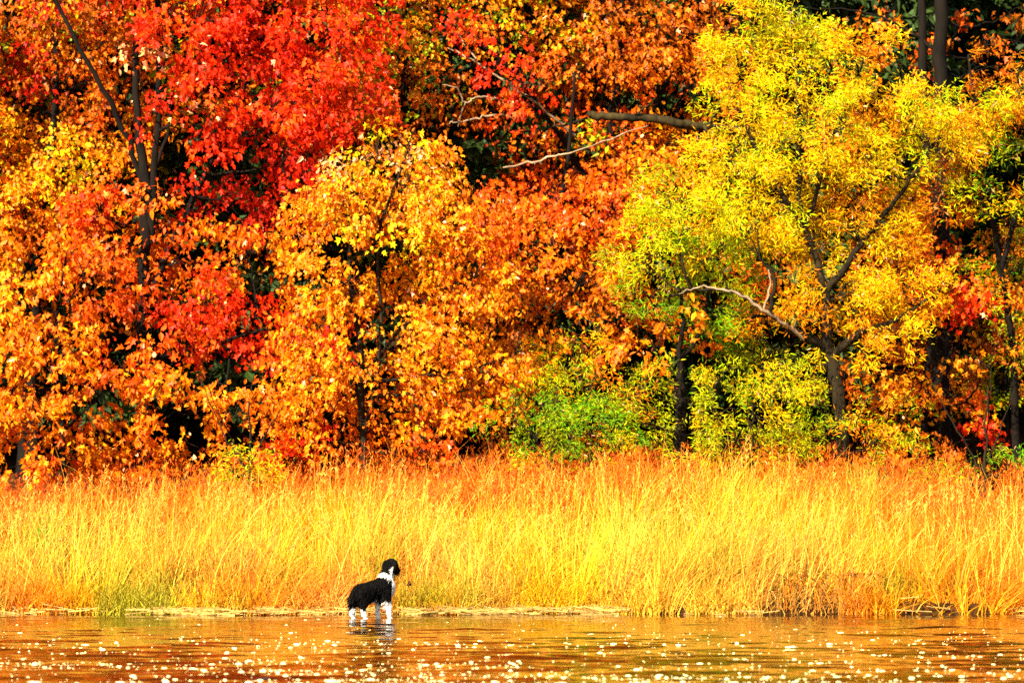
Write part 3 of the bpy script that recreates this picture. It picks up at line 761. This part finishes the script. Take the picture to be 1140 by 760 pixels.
# fuzzy red-orange weeds along the top of the grass
w = Acc()
x, y, d = field(4600, 3.0, 7.2)
ok = (vnoise(x, y, 1.1, 21) > .31) | (d > 5.6)
x, y, d = x[ok], y[ok], d[ok]; n = len(x)
h = rng.uniform(.5, 1.0, n) * (.7 + .6 * vnoise(x, y, .6, 77))
lean = rng.normal(0, .12, (n, 2))
bz = ground_z(x, y)
cw = np.clip(mixc(np.broadcast_to(REDW, (n, 3)), np.broadcast_to(ORG, (n, 3)), rng.random(n)) * rng.uniform(.8, 1.1, (n, 1)), 0, .8)
ribbons(w, np.stack([x, y, bz], -1), h, lean, np.full(n, .3), np.full(n, .006), cw * .7)
for i in range(n):
    m = 34
    t = rng.uniform(.35, 1, m)
    a = rng.random(m) * 6.28; r = .10 * (1.15 - t) + .015
    pos = np.stack([x[i] + lean[i, 0] * t * .6 + np.cos(a) * r, y[i] + lean[i, 1] * t * .6 + np.sin(a) * r, bz[i] + h[i] * t * .97], -1)
    add_leaves(w, pos, np.stack([np.cos(a), np.sin(a), np.full(m, 1.2)], -1), rng.normal(size=(m, 3)), rng.uniform(.03, .07, m), np.repeat(cw[i:i + 1], m, 0) * rng.uniform(.75, 1.15, (m, 1)), 'slim')
tag(link('weeds', w.mesh('weeds', M_GRASS)), 'feathery red-orange weeds along the upper edge of the golden grass', 'weeds', kind='stuff')

# pale flattened reeds along the waterline
s = Acc()
n = 1500
x = rng.uniform(-10, 10, n)
cx = x
keepp = rng.random(n) < np.clip(.35 + .65 * sm(1.6, .8, cx) - .1, .12, 1) * sm(.25, .7, vnoise(x, x * 0, .45, 60))
x = np.concatenate([x[keepp], rng.uniform(-1.25, 1.3, 420), rng.uniform(-4.4, -2.2, 200)]); n = len(x)
y = shore(x) + rng.normal(-.05, .10, n)
z = np.maximum(ground_z(x, y), .004) + rng.uniform(.003, .08, n)
a = rng.normal(0, .6, n) + np.pi * (rng.random(n) < .5)
L = rng.uniform(.1, .4, n)
dv = np.stack([np.cos(a), np.sin(a) * .5, rng.normal(0, .12, n)], -1)
A0 = np.stack([x, y, z], -1) - dv * L[:, None] / 2; A1 = A0 + dv * L[:, None]
A0[:, 2] = np.maximum(A0[:, 2], .003); A1[:, 2] = np.maximum(A1[:, 2], .003)
wv = np.array([0, -.3, 1.0]) * .006
Vq = np.stack([A0 - wv, A1 - wv, A1 + wv, A0 + wv], 1)
s.add(Vq.reshape(-1, 3), [np.arange(4 * n).reshape(-1, 4)], np.repeat(np.array([.66, .42, .11]) * rng.uniform(.5, 1.15, (n, 1)), 4, 0))
tag(link('flattened_reeds', s.mesh('flattened_reeds', M_GRASS)), 'pale strip of flattened dead reeds along the waterline', 'dead reeds', kind='stuff')

# brown tangle drooping over the bank on the right
b = Acc()
for k in range(150):
    px = rng.uniform(865, 985); yy = 42.15 + rng.uniform(-.05, .5)
    p0 = P(px, rng.uniform(640, 662), yy)
    p0[2] = max(p0[2], float(ground_z(p0[0], p0[1])))
    dx = rng.uniform(-.5, .15)
    p1 = p0 + np.array([dx * .5, -.12, rng.uniform(.0, .10)]); p2 = p0 + np.array([dx, -.32, -.2]); p2[2] = max(p2[2] * .3, .01)
    tube(b, catmull([p0, p1, p2], 4), np.linspace(.007, .003, 9), 3)
    b.C[-1] = np.broadcast_to(np.clip((BRN if rng.random() < .6 else ORG * .7) * rng.uniform(.6, 1.2), 0, .7), (len(b.V[-1]), 3))
base = P(920, 668, 42.2)
root = tag(empty('brush_tangle', base), 'brown tangle of dead stalks drooping over the waterline on the right', 'brush pile')
link('stalks', b.mesh('stalks', M_GRASS, base), root)

# tufts of green in the grass
def green_tuft(label, px, py, Y, rx, hh):
    a = Acc(); c = P(px, py, Y); n = 260
    xx = c[0] + rng.normal(0, rx, n); yy2 = Y + rng.normal(0, .2, n)
    zb = ground_z(xx, yy2)
    ribbons(a, np.stack([xx, yy2, zb], -1), rng.uniform(.6, 1.0, n) * hh, rng.normal(0, .18, (n, 2)), rng.uniform(.3, 1.4, n), rng.uniform(.008, .016, n),
            np.clip(np.array([.20, .36, .02]) * rng.uniform(.6, 1.3, (n, 1)), 0, .7))
    base = np.array([c[0], Y, float(ground_z(c[0], Y))])
    tag(link('weed_tuft', a.mesh('weed_tuft', M_GRASS, base), loc=base), label, 'weed')


green_tuft('green weed tuft in the orange grass near the left edge', 55, 575, 45.3, .26, .95)
green_tuft('green weed tuft at the top of the grass below the olive shrub', 958, 540, 46.6, .10, 1.05)
green_tuft('green-bladed tuft in the yellow grass right of the dog, halfway down the bank', 680, 610, 43.6, .16, .85)

# dark leaf caught beside the dog
a = Acc()
c = P(455, 650, 41.9)
add_leaves(a, np.array([c - np.array([.03, 0, .01])]), np.array([[1., 0, .35]]), np.array([[0, -1., .3]]), np.array([.07]), np.array([[.05, .02, .008]]), 'oval')
add_leaves(a, np.array([c]), np.array([[.3, .2, 1]]), np.array([[0, -1., .3]]), np.array([.05]), np.array([[.06, .022, .008]]), 'oval')
tube(a, [(c[0] + .02, 42.1, 0.05), (c[0] + .02, 42.02, c[2] * .6), (c[0], 41.9, c[2])], [.003, .003, .002], 3)
a.C[-1] = np.broadcast_to([.5, .3, .08], (len(a.V[-1]), 3))
base = np.array([c[0], 42.1, .05])
tag(link('dead_leaf', a.mesh('dead_leaf', M_LEAF, base), loc=base), 'small dark brown leaf caught on a stem in front of the dog', 'leaf')

# short bright blades right at the waterline
e = Acc()
n = 9000
x = rng.uniform(-10.5, 10.5, n); y = shore(x) + rng.uniform(-.10, .16, n); d = y - shore(x)
ok = (vnoise(x, x * 0, .7, 90) > .22) & ~(hole(x, y, d) & (rng.random(n) < .9)); x, y, d = x[ok], y[ok], d[ok]; n = len(x)
ribbons(e, np.stack([x, y, np.maximum(ground_z(x, y), -.01) - .01], -1), rng.uniform(.10, .42, n), np.stack([rng.normal(.03, .12, n), rng.normal(-.05, .08, n)], -1),
        rng.uniform(.3, 2, n), rng.uniform(.008, .018, n), np.clip(grass_colours(x, y, d + 1.4) * rng.uniform(.8, 1.1, (n, 1)), 0, .82), 3)
tag(link('sedge', e.mesh('sedge', M_GRASS)), 'short yellow sedge fringing the waterline under the tall grass', 'sedge', kind='stuff')

# ------------------------------------------------------------------ glints of light on the water, built as pale solid flecks
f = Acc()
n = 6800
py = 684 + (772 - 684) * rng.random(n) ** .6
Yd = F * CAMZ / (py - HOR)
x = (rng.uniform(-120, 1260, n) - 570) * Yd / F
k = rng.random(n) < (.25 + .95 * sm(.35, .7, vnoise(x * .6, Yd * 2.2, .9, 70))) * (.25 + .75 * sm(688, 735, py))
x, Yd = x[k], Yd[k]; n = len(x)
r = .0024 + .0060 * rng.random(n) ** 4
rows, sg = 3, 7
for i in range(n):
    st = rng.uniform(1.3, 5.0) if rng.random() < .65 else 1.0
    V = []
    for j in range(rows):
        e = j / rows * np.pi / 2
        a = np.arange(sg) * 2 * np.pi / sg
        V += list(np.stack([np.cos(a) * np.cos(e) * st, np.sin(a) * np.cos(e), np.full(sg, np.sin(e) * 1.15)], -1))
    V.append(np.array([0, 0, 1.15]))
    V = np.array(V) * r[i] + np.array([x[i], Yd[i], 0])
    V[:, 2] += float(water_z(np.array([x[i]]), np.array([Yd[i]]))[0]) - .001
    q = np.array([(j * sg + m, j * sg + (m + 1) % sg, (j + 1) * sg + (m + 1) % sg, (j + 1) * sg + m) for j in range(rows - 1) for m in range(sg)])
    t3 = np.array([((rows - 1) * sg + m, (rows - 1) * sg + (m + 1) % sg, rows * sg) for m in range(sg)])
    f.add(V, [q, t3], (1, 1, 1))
tag(link('glint_flecks', f.mesh('glint_flecks', plain_mat('glint', (.82, .72, .30), .4, .3), smooth=True)), 'glints of light modelled as bright pale flecks scattered over the rippled water', 'glint', kind='stuff')

# ------------------------------------------------------------------ the dog
def capsule_chain(bm_acc, pts):
    """tapered ellipsoid beads along a chain; merged afterwards by the voxel remesh"""
    pts = [np.array(p, float) for p in pts]
    for a, b in zip(pts[:-1], pts[1:]):
        L = np.linalg.norm(a[:3] - b[:3]); m = max(2, int(L / .012))
        for t in np.linspace(0, 1, m):
            p = a * (1 - t) + b * t
            ball(bm_acc, p[:3], (p[3],) * 3)


_lat_n, _lon_n = 7, 10
_sv = [np.array([0, 0, 1.0])]
for i in range(1, _lat_n):
    e = np.pi * i / _lat_n
    for j in range(_lon_n):
        _sv.append(np.array([np.sin(e) * np.cos(2 * np.pi * j / _lon_n), np.sin(e) * np.sin(2 * np.pi * j / _lon_n), np.cos(e)]))
_sv.append(np.array([0, 0, -1.0])); _sv = np.array(_sv)
_sq = np.array([(1 + i * _lon_n + j, 1 + (i + 1) * _lon_n + j, 1 + (i + 1) * _lon_n + (j + 1) % _lon_n, 1 + i * _lon_n + (j + 1) % _lon_n)
                for i in range(_lat_n - 2) for j in range(_lon_n)])
_st = np.array([(0, 1 + j, 1 + (j + 1) % _lon_n) for j in range(_lon_n)] +
               [(len(_sv) - 1, 1 + (_lat_n - 2) * _lon_n + (j + 1) % _lon_n, 1 + (_lat_n - 2) * _lon_n + j) for j in range(_lon_n)])


def ball(acc, c, r, R=None):
    V = _sv * np.array(r)
    if R is not None: V = V @ R.T
    acc.add(V + np.array(c), [_sq, _st])


HC = np.array([.268, .040, .612]); hyaw = math.radians(25)
HD = np.array([math.cos(hyaw), math.sin(hyaw), -.16]); HD /= np.linalg.norm(HD)
HS = unit(np.cross([0, 0, 1], HD)); HU = np.cross(HD, HS)
dg = Acc()
capsule_chain(dg, [(-.165, 0, .318, .092), (-.05, 0, .335, .092), (.05, 0, .348, .106), (.15, 0, .362, .122), (.20, 0, .37, .105)])
ball(dg, (-.16, 0, .30), (.10, .086, .108)); ball(dg, (.205, 0, .34), (.075, .078, .105))
capsule_chain(dg, [(.155, 0, .42, .095), (.205, .012, .50, .080), (.250, .034, .575, .068)])
ball(dg, HC, (.096, .090, .088)); ball(dg, HC + HD * .045 + HU * -.008, (.072, .072, .066)); ball(dg, HC - HD * .02 - HU * .035, (.085, .085, .07))
capsule_chain(dg, [(*(HC + HD * .06 - HU * .018), .050), (*(HC + HD * .115 - HU * .030), .037), (*(HC + HD * .145 - HU * .034), .029)])
for sgn in (-1, 1):
    e0 = HC + HS * sgn * .078 + HU * .040 - HD * .02
    capsule_chain(dg, [(*e0, .024), (*(e0 + HS * sgn * .018 - HU * .022 - HD * .012), .020), (*(e0 + HS * sgn * .020 - HU * .070 - HD * .008), .011)])
# legs: shoulder, elbow, wrist, paw / hip, knee, hock, paw
capsule_chain(dg, [(.155, -.075, .32, .060), (.165, -.080, .235, .050), (.185, -.080, .13, .036), (.190, -.080, .04, .027), (.195, -.080, .0, .027), (.215, -.080, -.015, .024)])
capsule_chain(dg, [(.150, .075, .32, .060), (.115, .080, .235, .044), (.105, .080, .13, .034), (.098, .080, .04, .027), (.102, .080, .0, .027), (.122, .080, -.015, .024)])
capsule_chain(dg, [(-.17, -.062, .305, .080), (-.115, -.078, .235, .060), (-.175, -.080, .145, .040), (-.158, -.080, .05, .028), (-.150, -.080, .0, .027), (-.128, -.080, -.015, .025)])
capsule_chain(dg, [(-.17, .062, .305, .078), (-.160, .078, .235, .056), (-.255, .080, .145, .040), (-.248, .080, .05, .028), (-.242, .080, .0, .027), (-.220, .080, -.015, .025)])
capsule_chain(dg, [(-.235, 0, .335, .030), (-.275, -.020, .280, .032), (-.290, -.030, .215, .036), (-.280, -.035, .155, .028), (-.268, -.035, .110, .012)])

tmp = dg.mesh('tmp', M_BARK)
to = bpy.data.objects.new('tmp', tmp); COL.objects.link(to)
md = to.modifiers.new('r', 'REMESH'); md.mode = 'VOXEL'; md.voxel_size = .009
sd = to.modifiers.new('s', 'SMOOTH'); sd.iterations = 4; sd.factor = .5
dp = bpy.context.evaluated_depsgraph_get(); dp.update()
body = bpy.data.meshes.new_from_object(to.evaluated_get(dp))
bpy.data.objects.remove(to); body.name = 'dog_body'

NA = np.array([.155, 0, .42]); NB = np.array([.235, .03, .575]); ND = unit(NB - NA); NL = np.linalg.norm(NB - NA)


def white_mask(p):
    x, y, z = p[:, 0], p[:, 1], p[:, 2]
    n1 = (vnoise(x * 40, z * 40 + y * 25) - .5)
    w = np.zeros(len(p), bool)
    tn = (p - NA) @ ND / NL + n1 * .18
    fr = (p - HC) @ HD; up = (p - HC) @ HU; sd_ = (p - HC) @ HS
    neck = (tn > .22) & (tn < .58) & (fr < .06) & (x > .1)
    w |= (np.abs(fr + .06) < .013) & (up < -.02) & (up > -.14) & (sd_ < .02)
    w |= neck
    w |= (x + n1 * .03 > .228 - .08 * sm(.2, .3, z)*0) & (z < .52) & (z > .2)
    w |= (x > .06) & (z + n1 * .05 < .205)
    w |= (x <= .06) & (x > -.12) & (z + n1 * .05 < .245) & (np.abs(y) < .06)
    near = (y < 0) & (x < -.05); far = (y > 0.02) & (x < -.05)
    w |= near & (z + n1 * .04 < .100) & (y < -.045)
    w |= far & (z + n1 * .04 < .150) & (y > .045)
    w |= (fr > .10) & (up < .03) & (sd_ > .012)
    w |= (np.abs(sd_) < .010) & (fr > .085) & (up > 0)
    w |= (x < -.2) & (np.abs(y + .02) < .03) & (z < .135)
    return w


BLK = np.array([.0035, .003, .0025]); WHT = np.array([.82, .79, .72])
nv = len(body.vertices); co = np.empty(nv * 3, np.float32); body.vertices.foreach_get('co', co); co = co.reshape(-1, 3).astype(float)
nm = np.empty(nv * 3, np.float32); body.vertices.foreach_get('normal', nm); nm = nm.reshape(-1, 3).astype(float)
wm = white_mask(co)
c4 = np.ones((nv, 4), np.float32); c4[:, :3] = np.where(wm[:, None], WHT, BLK)
at = body.attributes.new('Col', 'FLOAT_COLOR', 'POINT'); at.data.foreach_set('color', c4.ravel())
M_FUR = leaf_mat('dog_fur', .0, .7, .04)
body.materials.clear(); body.materials.append(M_FUR)
body.polygons.foreach_set('use_smooth', np.ones(len(body.polygons), bool))
dog = link('dog', body)
tag(dog, 'black and white shaggy dog standing in the shallow water, looking away to the right', 'dog')
dog.location = DOG; dog.rotation_euler = (0, 0, math.radians(25)); dog.scale = (.88, .95, .96)
# coat
pick = rng.integers(nv, size=14000)
pos, nn = co[pick], nm[pick]
ok = pos[:, 2] > .03
pos, nn = pos[ok], nn[ok]; m = len(pos)
head = ((pos - HC) @ HD > -.05) & (np.linalg.norm(pos - HC, axis=1) < .22) & (pos[:, 2] > .54)
leg = (pos[:, 2] < .2) & (np.abs(pos[:, 1]) > .045)
ln = np.where(head, .009, np.where(leg, .017, .042)) * rng.uniform(.6, 1.3, m)
und = (pos[:, 2] < .27) & ~leg; ln[und] *= 1.5
tl = (pos[:, 0] < -.215) & (np.abs(pos[:, 1]) < .06) & (pos[:, 2] < .33); ln[tl] *= 1.25
rf = (pos[:, 2] > .38) & (pos[:, 2] < .56) & (pos[:, 0] > .14); ln[rf] *= 1.2
flow = np.array([-.75, 0, -.65]) * np.where(head, .6, 1)[:, None]
dd = unit(nn * .45 + flow + rng.normal(size=(m, 3)) * .18)
wv = unit(np.cross(dd, nn + rng.normal(size=(m, 3)) * .3)) * .0042
p1 = pos + dd * (ln * .55)[:, None]; p2 = pos + dd * ln[:, None] + np.array([0, 0, -.25]) * ln[:, None]
b0 = pos - nn * .004
Vh = np.stack([b0 - wv, b0 + wv, p1 + wv * .8, p1 - wv * .8, p2], 1)
idx = np.arange(m)[:, None] * 5
ha = Acc()
ha.add(Vh.reshape(-1, 3), [idx + np.array([[0, 1, 2, 3]]), idx + np.array([[3, 2, 4]])],
       np.repeat(np.where(wm[pick][ok][:, None], WHT, BLK) * rng.uniform(.7, 1.1, (m, 1)), 5, 0))
link('fur', ha.mesh('fur', M_FUR), dog)
M_EYE = plain_mat('dog_eye', (.02, .012, .006), .1, .6); M_NOSE = plain_mat('dog_nose', (.012, .011, .011), .35, .5)
for sgn in (-1, 1):
    e = Acc(); ball(e, HC + HD * .082 + HS * sgn * .034 + HU * .012, (.011,) * 3); link('eye', e.mesh('eye', M_EYE, smooth=True), dog)
e = Acc(); ball(e, HC + HD * .173 - HU * .026, (.014, .015, .012)); link('nose', e.mesh('nose', M_NOSE, smooth=True), dog)

# ------------------------------------------------------------------ light, sky, camera
SUN_TO = unit(np.array([-.45, -.72, .60]))
el = math.asin(SUN_TO[2]); az = math.atan2(SUN_TO[0], SUN_TO[1])
sl = bpy.data.lights.new('sun', 'SUN'); sl.energy = 5.0; sl.angle = math.radians(.5); sl.color = (1, .93, .80)
so = bpy.data.objects.new('sun', sl); COL.objects.link(so)
import mathutils
so.rotation_euler = mathutils.Vector(SUN_TO).to_track_quat('Z', 'Y').to_euler()
so.location = (-20, 10, 30)
W = bpy.data.worlds.new('World'); scene.world = W; W.use_nodes = True
nt = W.node_tree; nt.nodes.clear()
sk = nt.nodes.new('ShaderNodeTexSky'); sk.sky_type = 'NISHITA'; sk.sun_disc = False
sk.sun_elevation = el; sk.sun_rotation = az % (2 * math.pi)
bg = nt.nodes.new('ShaderNodeBackground'); bg.inputs['Strength'].default_value = .065
wo = nt.nodes.new('ShaderNodeOutputWorld')
nt.links.new(sk.outputs[0], bg.inputs[0]); nt.links.new(bg.outputs[0], wo.inputs[0])

cam = bpy.data.cameras.new('camera'); co_ = bpy.data.objects.new('camera', cam); COL.objects.link(co_)
cam.sensor_width = 36; cam.lens = 36 * F / 1140; cam.clip_end = 2000; cam.clip_start = .1
co_.location = (0, 0, CAMZ); co_.rotation_euler = (math.pi / 2 + math.atan((HOR - 380) / F), 0, 0)
cam.dof.use_dof = True; cam.dof.focus_distance = 41.5; cam.dof.aperture_fstop = 2.2
scene.camera = co_

vs = scene.view_settings
scene.display_settings.display_device = 'sRGB'
vs.view_transform = 'Standard'; vs.look = 'None'; vs.gamma = 1.0; vs.use_curve_mapping = False; vs.exposure = 2.2
scene.cycles.max_bounces = 6; scene.cycles.diffuse_bounces = 3; scene.cycles.glossy_bounces = 3; scene.cycles.transmission_bounces = 3
scene.cycles.use_denoising = False
